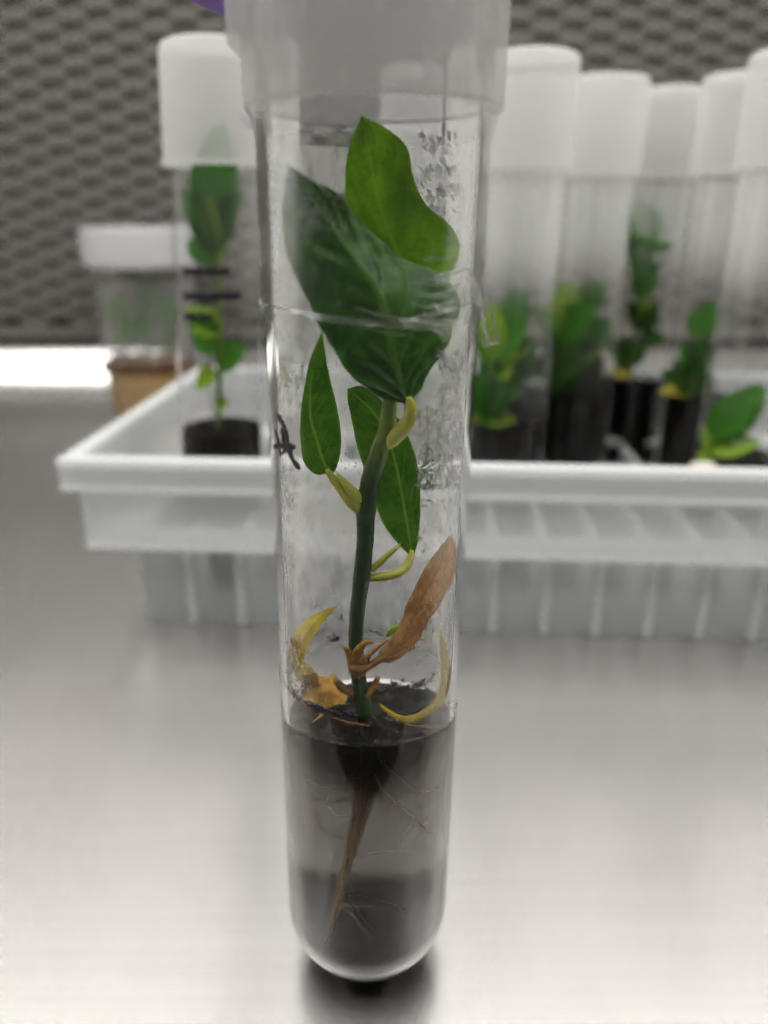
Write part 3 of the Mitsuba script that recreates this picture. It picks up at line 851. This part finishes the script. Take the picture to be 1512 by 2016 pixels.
# bunched bit at the left and a tab of film up the cap
put('film_wrap__crease', tube([at(512, 588, -1), at(515, 603, -1.4), at(521, 615, -1.6), at(524, 628, -2)], [.1, .28, .22, .1], 7), 'm_plastic_fold', smooth=True)
gt = np.linspace(math.radians(140), math.radians(216), 20)
rows = []
for z in np.linspace(128.6, 140, 10):
    bul = (14.0 + 1.35 * smoothstep_np(z) if False else 14.0 + 1.3 * min(1, max(0, (z - 128.6) / 1.3)))
    rr_ = 14.0 + (bul - 14.0) * np.clip(1 - ((gt - math.radians(178)) / math.radians(38)) ** 2, 0, 1)
    rows.append(np.stack([rr_ * np.cos(gt), rr_ * np.sin(gt), gt * 0 + z], -1))
(tm, _) = grid_mesh(np.array(rows))
put('film_wrap__tab', (lean(tm[0]), tm[1]), 'm_main_cap', smooth=True)
put('film_wrap__crease', tube([at(470, 222, -3), at(482, 238, -5), at(496, 258, -7)], [.12, .2, .1], 7), 'm_plastic_fold', smooth=True)

# ------------------------------------------------------------------ condensation drops
def drop(c, nrm, a, b, h, ang):
    """plano-convex drop on the wall at c, normal nrm (inwards)"""
    up = np.array([0, 0, 1.0])
    s = np.cross(up, nrm)
    s /= np.linalg.norm(s)
    t = np.cross(nrm, s)
    s, t = s * math.cos(ang) + t * math.sin(ang), t * math.cos(ang) - s * math.sin(ang)
    V, F = [c + nrm * h], []
    nr, ns = 3, 9
    ph = rng.random() * 6
    for i in range(1, nr + 1):
        q = i / nr * math.pi / 2
        for j in range(ns):
            w = j * 2 * math.pi / ns
            wob_ = 1 + .22 * math.sin(2 * w + ph) + .12 * math.sin(3 * w + 2 * ph)
            V.append(c + nrm * h * math.cos(q) + (s * a * math.cos(w) + t * b * math.sin(w)) * math.sin(q) * wob_)
    for j in range(ns):
        F.append([0, 1 + j, 1 + (j + 1) % ns])
        for i in range(nr - 1):
            o = 1 + i * ns
            F += [[o + j, o + ns + j, o + ns + (j + 1) % ns], [o + j, o + ns + (j + 1) % ns, o + (j + 1) % ns]]
    V.append(c)
    o = 1 + (nr - 1) * ns
    for j in range(ns):
        F.append([len(V) - 1, o + (j + 1) % ns, o + j])
    return np.array(V), np.array(F)


def drops(regions, back):
    vs, fs, at_ = [], [], 0
    for x0, x1, y0, y1, n, smin, smax in regions:
        for _ in range(n):
            px, py = x0 + (x1 - x0) * rng.random(), y0 + (y1 - y0) * rng.random()
            p = on_tube(px, py, RI - .22, back)
            nr = -np.array([p[0] - LEAN * p[2], p[1], 0])
            nr /= np.linalg.norm(nr)
            sz = max(.14, smin) * (max(smax, .3) / max(.14, smin)) ** (rng.random() ** 1.8)
            V_, F_ = drop(p, nr, sz * (.55 + .3 * rng.random()), sz * (.8 + .7 * rng.random()), sz * .42, rng.normal(0.3, .4))
            vs.append(V_)
            fs.append(F_ + at_)
            at_ += len(V_)
    return np.vstack(vs), np.vstack(fs)


put('culture_tube__droplets', drops([(856, 908, 690, 800, 120, .16, .5), (818, 908, 800, 960, 260, .16, .5), (830, 908, 820, 960, 260, .14, .3), (805, 910, 950, 1120, 45, .14, .32), (560, 600, 640, 800, 40, .14, .4), (548, 590, 920, 1000, 90, .14, .42), (552, 590, 1000, 1180, 60, .14, .4),
                                (535, 570, 720, 900, 70, .05, .25), (830, 900, 1160, 1330, 60, .05, .14), (600, 690, 380, 470, 50, .05, .2), (520, 560, 300, 600, 80, .05, .16)], False), 'm_water', smooth=True, kind='stuff')
put('culture_tube__droplets', drops([(820, 905, 265, 420, 110, .2, .8), (840, 900, 400, 560, 60, .07, .4), (670, 720, 830, 960, 60, .06, .35), (680, 720, 700, 800, 50, .06, .25), (600, 860, 1000, 1240, 70, .06, .3)], True), 'm_water', smooth=True, kind='stuff')

# ------------------------------------------------------------------ the plantlet
tag('plantlet', 'green plantlet with broad leaves growing inside the upright tube', 'plant')
PL = 'plantlet__'
stem_px = [(722, 1415, 0.2), (712, 1370, 0), (705, 1320, -.2), (701, 1270, -.4), (704, 1200, -.6), (713, 1130, -.6), (719, 1060, -.4), (721, 1000, -.4), (731, 940, -.6), (748, 885, -1.0), (760, 850, -1.2), (766, 800, -1.0), (770, 740, -.6), (778, 690, 0)]
stem_r = [1.3, 1.1, 1.0, 0.98, 1.0, 1.08, 1.12, 1.2, 1.2, 1.15, 1.05, .95, .8, .6]
st = tube([at(*q) for q in stem_px], stem_r, 24, n=240)
sv = st.vertices
cen = crom(np.array([at(*q) for q in stem_px]), 240)
near = cen[np.argmin(np.abs(sv[:, None, 2] - cen[None, :, 2]), axis=1)]
sv = sv + (sv - near) * ((meshkit.fbm(sv * np.array([2.2, 2.2, .5]), 3, 2) - .5) * .22)[:, None]
for zn in (at(712, 1000, 0)[2], at(725, 1130, 0)[2], at(765, 862, 0)[2]):
    sv = sv + (sv - near) * (.10 * np.exp(-((sv[:, 2] - zn) / .7) ** 2))[:, None]
st = trimesh.Trimesh(sv, st.faces, process=False)
put(PL + 'stem', st, 'm_stem', smooth=True)


def pts(*q):
    return [at(*p) for p in q]


# front leaf (dark, glossy), base first
L = pts((800, 795, -4.0), (760, 785, -3.8), (715, 752, -3.8), (680, 712, -3.6), (650, 665, -3.2), (625, 610, -2.6), (598, 560, -2), (572, 500, -1.4), (560, 440, -1), (566, 375, -.8), (575, 328, -1.2))
M = pts((800, 795, -4.0), (786, 745, -5.2), (772, 700, -5.8), (762, 650, -6.2), (755, 610, -6.2), (742, 570, -5.8), (718, 530, -5.0), (685, 485, -3.8), (645, 430, -2.6), (605, 370, -1.6), (575, 328, -1.2))
R = pts((800, 795, -4.0), (822, 775, -3.6), (840, 735, -3.0), (868, 695, -2.4), (886, 640, -1.5), (893, 590, -.8), (868, 548, -.5), (800, 520, -.6), (735, 468, -.8), (665, 385, -1.0), (575, 328, -1.2))
mesh, uv = loft(L, M, R, 31, 80, cup=0.25, quilt=0.62, nveins=7, slope=.34, seed=1)
put(PL + 'leaf', mesh, 'm_leaf_front', smooth=True, uv=uv, label='large dark green leaf in front')
# back leaf (bright)
L = pts((792, 775, .5), (745, 700, 2), (712, 600, 3), (695, 500, 3.4), (684, 410, 3.8), (681, 345, 4.2), (690, 285, 4.6), (712, 228, 4.6))
M = pts((792, 775, .5), (800, 700, 3.2), (800, 610, 4.2), (785, 520, 4.8), (755, 430, 5.0), (735, 350, 5.0), (722, 280, 4.8), (712, 228, 4.6))
R = pts((792, 775, .5), (845, 690, 2.5), (880, 560, 3.2), (906, 492, 3.4), (888, 446, 3.8), (836, 402, 4.2), (812, 345, 4.4), (800, 290, 4.6), (765, 256, 4.8), (712, 228, 4.6))
mesh, uv = loft(L, M, R, 29, 70, cup=-.15, quilt=0.7, nveins=8, slope=.30, seed=2)
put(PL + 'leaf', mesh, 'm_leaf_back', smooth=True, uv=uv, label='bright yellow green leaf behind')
# left leaf
L = pts((648, 930, -1), (622, 930, -1), (600, 905, -1.2), (594, 850, -1.2), (598, 790, -1), (608, 730, -.6), (620, 690, 0), (636, 650, 1))
M = pts((648, 930, -1), (634, 895, -1.8), (624, 860, -2), (613, 820, -1.9), (612, 770, -1.6), (618, 725, -1), (626, 690, -.2), (636, 650, 1))
R = pts((648, 930, -1), (660, 925, -.4), (670, 890, -.2), (671, 850, 0), (664, 800, 0), (652, 755, .4), (644, 710, .6), (636, 650, 1))
mesh, uv = loft(L, M, R, 23, 60, cup=.2, quilt=.12, nveins=11, slope=.25, seed=3)
put(PL + 'leaf', mesh, 'm_leaf_side', smooth=True, uv=uv, label='narrow dull green leaf at the left')
# right leaf behind the stem
L = pts((812, 1098, 1.5), (785, 1070, 2.4), (757, 1030, 3.2), (738, 985, 3.6), (722, 930, 3.8), (704, 875, 3.9), (693, 825, 4), (686, 790, 4), (684, 762, 4))
M = pts((812, 1098, 1.5), (803, 1040, 2), (793, 985, 2.4), (783, 930, 2.6), (770, 880, 2.8), (752, 835, 3), (728, 803, 3.3), (705, 782, 3.6), (684, 762, 4))
R = pts((812, 1098, 1.5), (822, 1060, 2.4), (826, 1000, 3), (825, 945, 3.2), (815, 890, 3.2), (795, 840, 3.2), (768, 804, 3.4), (742, 778, 3.6), (712, 758, 3.8), (684, 764, 4))
mesh, uv = loft(L, M, R, 25, 66, cup=.2, quilt=.16, nveins=11, slope=.25, seed=4)
put(PL + 'leaf', mesh, 'm_leaf_side', smooth=True, uv=uv, label='pointed green leaf behind the stem')
# petioles
put(PL + 'petiole', tube(pts((752, 884, -.8), (768, 866, -1.5), (787, 848, -2.4), (803, 826, -3.4), (808, 803, -4), (802, 780, -4.5)), [.5, .95, .95, .85, .7, .35], 12, n=40), 'm_petiole', smooth=True)
put(PL + 'petiole', tube(pts((722, 1010, -.2), (696, 987, -.8), (672, 958, -1), (655, 938, -1.1), (645, 922, -1.4)), [.6, .95, .7, .5, .3], 12, n=40), 'm_petiole', smooth=True)
put(PL + 'bract', tube(pts((722, 996, -.4), (696, 968, -1.3), (677, 945, -1.5), (662, 926, -1.5)), [.5, .7, .4, .08], 10, n=30), 'm_petiole', smooth=True)
put(PL + 'petiole', tube(pts((730, 1135, -.4), (755, 1131, -.6), (780, 1126, -.6), (797, 1115, .2), (806, 1098, 1), (810, 1080, 1.6)), [.5, .62, .6, .62, .5, .3], 12, n=40), 'm_petiole', smooth=True)
put(PL + 'bract', tube(pts((733, 1118, -.4), (755, 1098, -.6), (775, 1080, -.6), (788, 1068, -.5)), [.5, .42, .3, .1], 8, n=24), 'm_petiole', smooth=True)
# withered leaf
L = pts((742, 1294, -2.2), (752, 1275, -2.4), (775, 1252, -2.6), (798, 1208, -2.6), (815, 1160, -2.4), (835, 1115, -2), (858, 1082, -1.4), (882, 1052, -.8))
M = pts((742, 1294, -2.2), (765, 1285, -3.2), (792, 1252, -3.6), (815, 1205, -3.4), (838, 1162, -3), (858, 1122, -2.4), (874, 1088, -1.6), (884, 1053, -.8))
R = pts((742, 1296, -2.2), (775, 1292, -2.6), (808, 1265, -2.6), (835, 1222, -2.4), (858, 1182, -2), (882, 1140, -1.2), (899, 1092, -.6), (889, 1054, -.6))
mesh, uv = loft(L, M, R, 21, 56, cup=1.3, quilt=.35, nveins=11, slope=.2, seed=6)
put(PL + 'withered_leaf', mesh, 'm_wither', smooth=True, uv=uv, label='dry brown curled leaf low on the right')
put(PL + 'withered_leaf__stalk', tube(pts((693, 1307, -1.2), (712, 1313, -1.8), (730, 1305, -2.2), (752, 1291, -2.6), (775, 1285, -3)), [.55, .6, .5, .5, .2], 10, n=40), 'm_wither', smooth=True)
put(PL + 'withered_leaf__stalk', tube(pts((722, 1300, -2.2), (727, 1285, -2.6), (745, 1268, -2.8), (765, 1254, -2.8)), [.3, .35, .3, .1], 8, n=24), 'm_wither', smooth=True)
# withered scales at the lower node
put(PL + 'bract', tube(pts((696, 1298, -1.2), (690, 1286, -1.6), (682, 1273, -1.8), (672, 1267, -1.6)), [.7, .6, .35, .1], 8, n=20, flat=.6), 'm_ochre', smooth=True)
put(PL + 'bract', tube(pts((698, 1300, -1.4), (703, 1282, -2), (714, 1266, -2.2), (726, 1260, -2), (735, 1263, -1.8)), [.7, .65, .5, .3, .1], 8, n=20, flat=.6), 'm_ochre', smooth=True)
nd = tube(pts((706, 1322, -.2), (704, 1308, -.3), (701, 1290, -.4), (700, 1280, -.4)), [1.08, 1.35, 1.25, 1.0], 16, n=20)
put(PL + 'node', nd, 'm_wither', smooth=True)


# roots in the gel: placed with the gel's bending of the view taken into account
def gel_at(px, py, Y=0.0):
    p = on_tube(px, py, RO)
    d = ray(px, py)
    e = math.atan2(-d[2], math.hypot(d[0], d[1]))
    e2 = math.asin(math.sin(e) / 1.36)
    z = p[2] - (Y - p[1]) * math.tan(e2)
    a = at(px, py, 0)
    x = (a[0] - LEAN * a[2]) / (1.36 + 0.36 * min(Y, 0) / 12.5)
    return np.array([x + LEAN * z, Y, z])


def gpts(*q):
    return [gel_at(*p) for p in q]


c0 = at(722, 1415, .2)
put(PL + 'root', tube([c0] + gpts((728, 1500, .2), (722, 1545, 0), (712, 1600, -1), (700, 1660, -2.4), (686, 1720, -4.2), (672, 1780, -6), (652, 1850, -8), (640, 1880, -8.4)), [1.2, 1.3, 1.1, .85, .66, .5, .38, .28, .16], 14, n=90), 'm_root', smooth=True, label='brown tapering taproot in the gel')
fine = [[(735, 1520, 0), (780, 1548, -2), (830, 1568, -4), (855, 1570, -5), (882, 1548, -5.5)], [(735, 1555, -1), (760, 1585, -3), (800, 1610, -5), (830, 1630, -6), (850, 1645, -6.2), (872, 1648, -5.4)],
        [(783, 1600, -4.2), (772, 1630, -4.8)], [(822, 1628, -5.8), (812, 1650, -6), (795, 1678, -6)], [(843, 1640, -6), (853, 1615, -6.2)], [(845, 1572, -4.8), (835, 1592, -5)],
        [(700, 1570, 0), (660, 1578, -2), (615, 1565, -4), (590, 1545, -5)], [(685, 1650, -1), (650, 1635, -3), (632, 1605, -4), (645, 1582, -4.4), (680, 1575, -3)],
        [(672, 1780, -6.5), (700, 1800, -8), (720, 1830, -8.6), (738, 1850, -8.4)], [(672, 1780, -6.5), (740, 1785, -8.4), (800, 1805, -8)], [(690, 1735, -1), (760, 1728, 1), (850, 1715, 2)], [(700, 1640, 0), (690, 1760, 3), (640, 1690, 3)]]
for q in fine[:11]:
    put(PL + 'root', tube(gpts(*q), np.linspace(.13, .07, len(q)), 6), 'm_fine_root', smooth=True)

# ------------------------------------------------------------------ fallen bits on the gel and up the wall

def onsurf(x, y):
    p = at_z(x, y, GZ)
    for _ in range(3):
        p = at_z(x, y, float(gel_top(np.array(p[0] - LEAN * p[2]), np.array(p[1]))) + .05)
    r = math.hypot(p[0] - LEAN * p[2], p[1])
    return p if r < RI - .25 else on_tube(x, y, RI - .25, p[1] > 0)



def bit(key, P, R, m, label, cat='leaf', flat=.35):
    put(key, tube(P, R, 10, n=30, flat=flat), m, smooth=True, label=label, cat=cat)


w_ = RI - .5


def wl(px, py, back=False):
    return on_tube(px, py, w_, back)


mesh, uv = loft(pts((577, 1305, -3), (578, 1270, -2.6), (588, 1240, -2), (610, 1215, -1), (640, 1198, 0), (667, 1188, 1)), pts((585, 1308, -4), (592, 1275, -3.6), (603, 1247, -3), (620, 1222, -1.8), (643, 1202, -.2), (667, 1188, 1)),
                pts((598, 1300, -4), (610, 1272, -3.4), (620, 1248, -2.6), (634, 1226, -1.4), (650, 1206, 0), (667, 1188, 1)), 13, 30, cup=.8, quilt=.1)
put('fallen_leaf', mesh, 'm_yellow', smooth=True, uv=uv, label='yellow curled leaf standing against the left wall above the gel', cat='leaf')
bit('fallen_leaf', [on_tube(x, y, w_) for x, y in ((562, 1285), (559, 1315), (561, 1340), (567, 1358))], [.2, .7, .65, .15], 'm_yellow', 'pale yellow sliver flat on the leftmost edge of the tube wall')
def scrap(key, L, M, R, m, label, cat='leaf', crumple=1.0, seed=0):
    mesh, uv = loft(L, M, R, 17, 34, cup=.5, quilt=.12 * crumple, nveins=6, seed=seed)
    v, f = mesh
    v = v + (np.stack([meshkit.fbm(v * .55 + k * 31 + seed, 3, seed) for k in range(3)], -1) - .5) * 1.6 * crumple
    put(key, (v, f), m, smooth=True, uv=uv, label=label, cat=cat)


up = lambda x, y, h: onsurf(x, y) + np.array([0, 0, h])
scrap('fallen_leaf', [up(588, 1372, .3), up(612, 1385, .2), up(640, 1390, .2), up(678, 1386, .1)], [up(592, 1352, 1.8), up(616, 1366, 2.1), up(648, 1372, 1.9), up(686, 1374, 1.0)],
      [up(606, 1340, 1.6), up(632, 1346, 2.0), up(660, 1352, 1.8), up(690, 1362, .6)], 'm_ochre', 'thick ochre piece lying on the gel left of the stem', seed=21)
scrap('fallen_leaf', [up(572, 1330, 1.5), up(588, 1350, .8), up(606, 1366, .4)], [up(578, 1310, 3.2), up(596, 1336, 2.4), up(614, 1358, 1.2)], [up(592, 1300, 3.6), up(610, 1326, 2.6), up(628, 1350, 1.2)], 'm_yellow',
      'crumpled yellow scrap between the left wall and the thick ochre piece', seed=33)
bit('fallen_leaf', [wl(x, y, True) for x, y in ((762, 1250), (780, 1236), (805, 1240), (832, 1252))], [.3, .9, .9, .2], 'm_lime', 'lime yellow scrap on the back wall behind the withered leaf')
pod = [at(862, 1238, -4), at(868, 1285, -5), at(870, 1330, -5.6), at(860, 1370, -6), at(838, 1396, -6.4), at(805, 1412, -6.6), at(775, 1405, -5.4), at(748, 1384, -3)]
bit('fallen_leaf', pod, [.08, .45, .62, .6, .55, .6, .5, .3], 'm_yellow', 'long thin yellow leaf curving up the right side from the gel', flat=.5)
bit('fallen_leaf', [onsurf(x, y) + np.array([0, 0, .25]) for x, y in ((620, 1420), (634, 1408), (648, 1400))], [.15, .7, .2], 'm_ochre', 'small ochre crumb in front of the thick ochre piece')
bit('stem_stub', [at(x, y, -.5) for x, y in ((722, 1365), (735, 1348), (744, 1330))], [.4, .45, .35], 'm_ochre', 'short orange stub just right of the stem base', 'stem', 1)
bit('stem_stub', [at(x, y, -.5) for x, y in ((695, 1362), (676, 1350), (662, 1336))], [.5, .6, .45], 'm_root', 'short brown stub just left of the stem base', 'stem', 1)


scrap('fallen_leaf', [on_tube(x, y, w_ - .3) for x, y in ((566, 1322), (572, 1290), (584, 1255))], [on_tube(x, y, w_ - .8) for x, y in ((576, 1318), (584, 1285), (598, 1244))],
      [on_tube(x, y, w_ - .5) for x, y in ((588, 1314), (598, 1276), (614, 1232))], 'm_wither', 'brown shred stuck on the left wall beside the yellow curled leaf', seed=41, crumple=.8)
bit('fallen_leaf', [up(x, y, .2) for x, y in ((748, 1386), (772, 1398), (800, 1424), (846, 1430))], [.1, .28, .3, .1], 'm_wither', 'thin brown strand lying on the gel under the long yellow leaf')
bit('fallen_leaf', [up(x, y, .3) for x, y in ((655, 1412), (690, 1422), (728, 1428))], [.1, .35, .1], 'm_wither', 'thin brown strand lying on the gel in front of the stem')

# charcoal crumbs: on the wall and the gel
def crumb(c, s):
    q = trimesh.creation.icosphere(1 if s > .25 else 0, 1)
    sc_ = s * np.array([.6 + rng.random(), .6 + rng.random(), .5 + .5 * rng.random()])
    v = q.vertices * sc_ * (1 + .35 * (rng.random((len(q.vertices), 1)) - .5))
    return trimesh.Trimesh(v + c, q.faces, process=False)


cr = []


def along(P, n, spread, s0, s1, fn):
    C = crom(np.array(P, float), 60)
    for _ in range(n):
        x, y = C[rng.integers(60)] + rng.normal(0, spread, 2)
        cr.append(crumb(fn(x, y), s0 * (s1 / s0) ** rng.random()))


fw = lambda x, y: on_tube(x, y, RI - .2)
bw = lambda x, y: on_tube(x, y, RI - .2, True)


along([(568, 1315), (577, 1345), (594, 1368), (620, 1385), (660, 1398), (700, 1405)], 170, 2.2, .08, .38, fw)
along([(655, 1388), (668, 1382), (676, 1376)], 60, 5, .1, .45, onsurf)
along([(748, 1352), (790, 1346), (835, 1344)], 120, 4, .06, .34, onsurf)
along([(838, 1345), (850, 1335), (857, 1322)], 30, 1.5, .06, .26, bw)
along([(760, 1412), (800, 1408), (832, 1400)], 60, 2, .08, .32, onsurf)
along([(600, 1262), (625, 1245), (640, 1236)], 60, 4, .05, .26, bw)
along([(640, 1262), (655, 1250), (662, 1255)], 40, 4, .05, .3, bw)
along([(655, 1205), (690, 1222), (720, 1236), (765, 1240)], 60, 4, .04, .22, bw)
along([(805, 1274), (818, 1272)], 20, 2, .06, .22, bw)
along([(820, 1310), (838, 1290), (845, 1270), (830, 1255)], 40, 3, .03, .12, bw)
along([(610, 1185), (622, 1195)], 15, 4, .05, .2, bw)
along([(586, 1270), (580, 1310), (590, 1345), (612, 1352)], 170, 9, .03, .16, fw)
along([(565, 1255), (575, 1300)], 50, 8, .03, .14, fw)
along([(884, 1385), (892, 1398)], 50, 4, .06, .4, fw)
along([(770, 1375), (830, 1365), (870, 1380)], 130, 14, .04, .14, onsurf)
along([(880, 1250), (868, 1330)], 40, 9, .03, .1, fw)
along([(600, 1410), (640, 1440), (700, 1450), (800, 1440)], 60, 14, .05, .2, onsurf)
along([(690, 1350), (700, 1300)], 40, 6, .03, .1, lambda x, y: at(x, y, -1.6))
cr = trimesh.util.concatenate(cr)
put('charcoal_crumbs', cr, 'm_charcoal', smooth=False, label='black charcoal crumbs scattered on the gel and tube wall', cat='charcoal', kind='stuff')

# ------------------------------------------------------------------ gloved fingertip that steadies the cap from behind, top left
J = [(at(476, -98, 15), 7.2), (at(330, -185, 16), 8.0), (at(150, -300, 20), 8.6), (at(-60, -420, 30), 9.4)]
man = m3.Manifold()
for (a, ra), (b, rb) in zip(J[:-1], J[1:]):
    man += m3.Manifold.batch_hull([m3.Manifold.sphere(ra, 32).translate(a.tolist()), m3.Manifold.sphere(rb, 32).translate(b.tolist())])
man = man.refine_to_length(1.5)
q = man.to_mesh()
fgr = trimesh.Trimesh(np.array(q.vert_properties[:, :3]), np.array(q.tri_verts))
trimesh.smoothing.filter_taubin(fgr, iterations=12)
fgr.vertices += fgr.vertex_normals * ((meshkit.fbm(fgr.vertices * np.array([.5, .5, .5]), 3, 9) - .5) * .5)[:, None]
put('gloved_finger', fgr, 'm_glove', smooth=True, label='fingertip in a purple glove behind the cap at the top left', cat='glove')
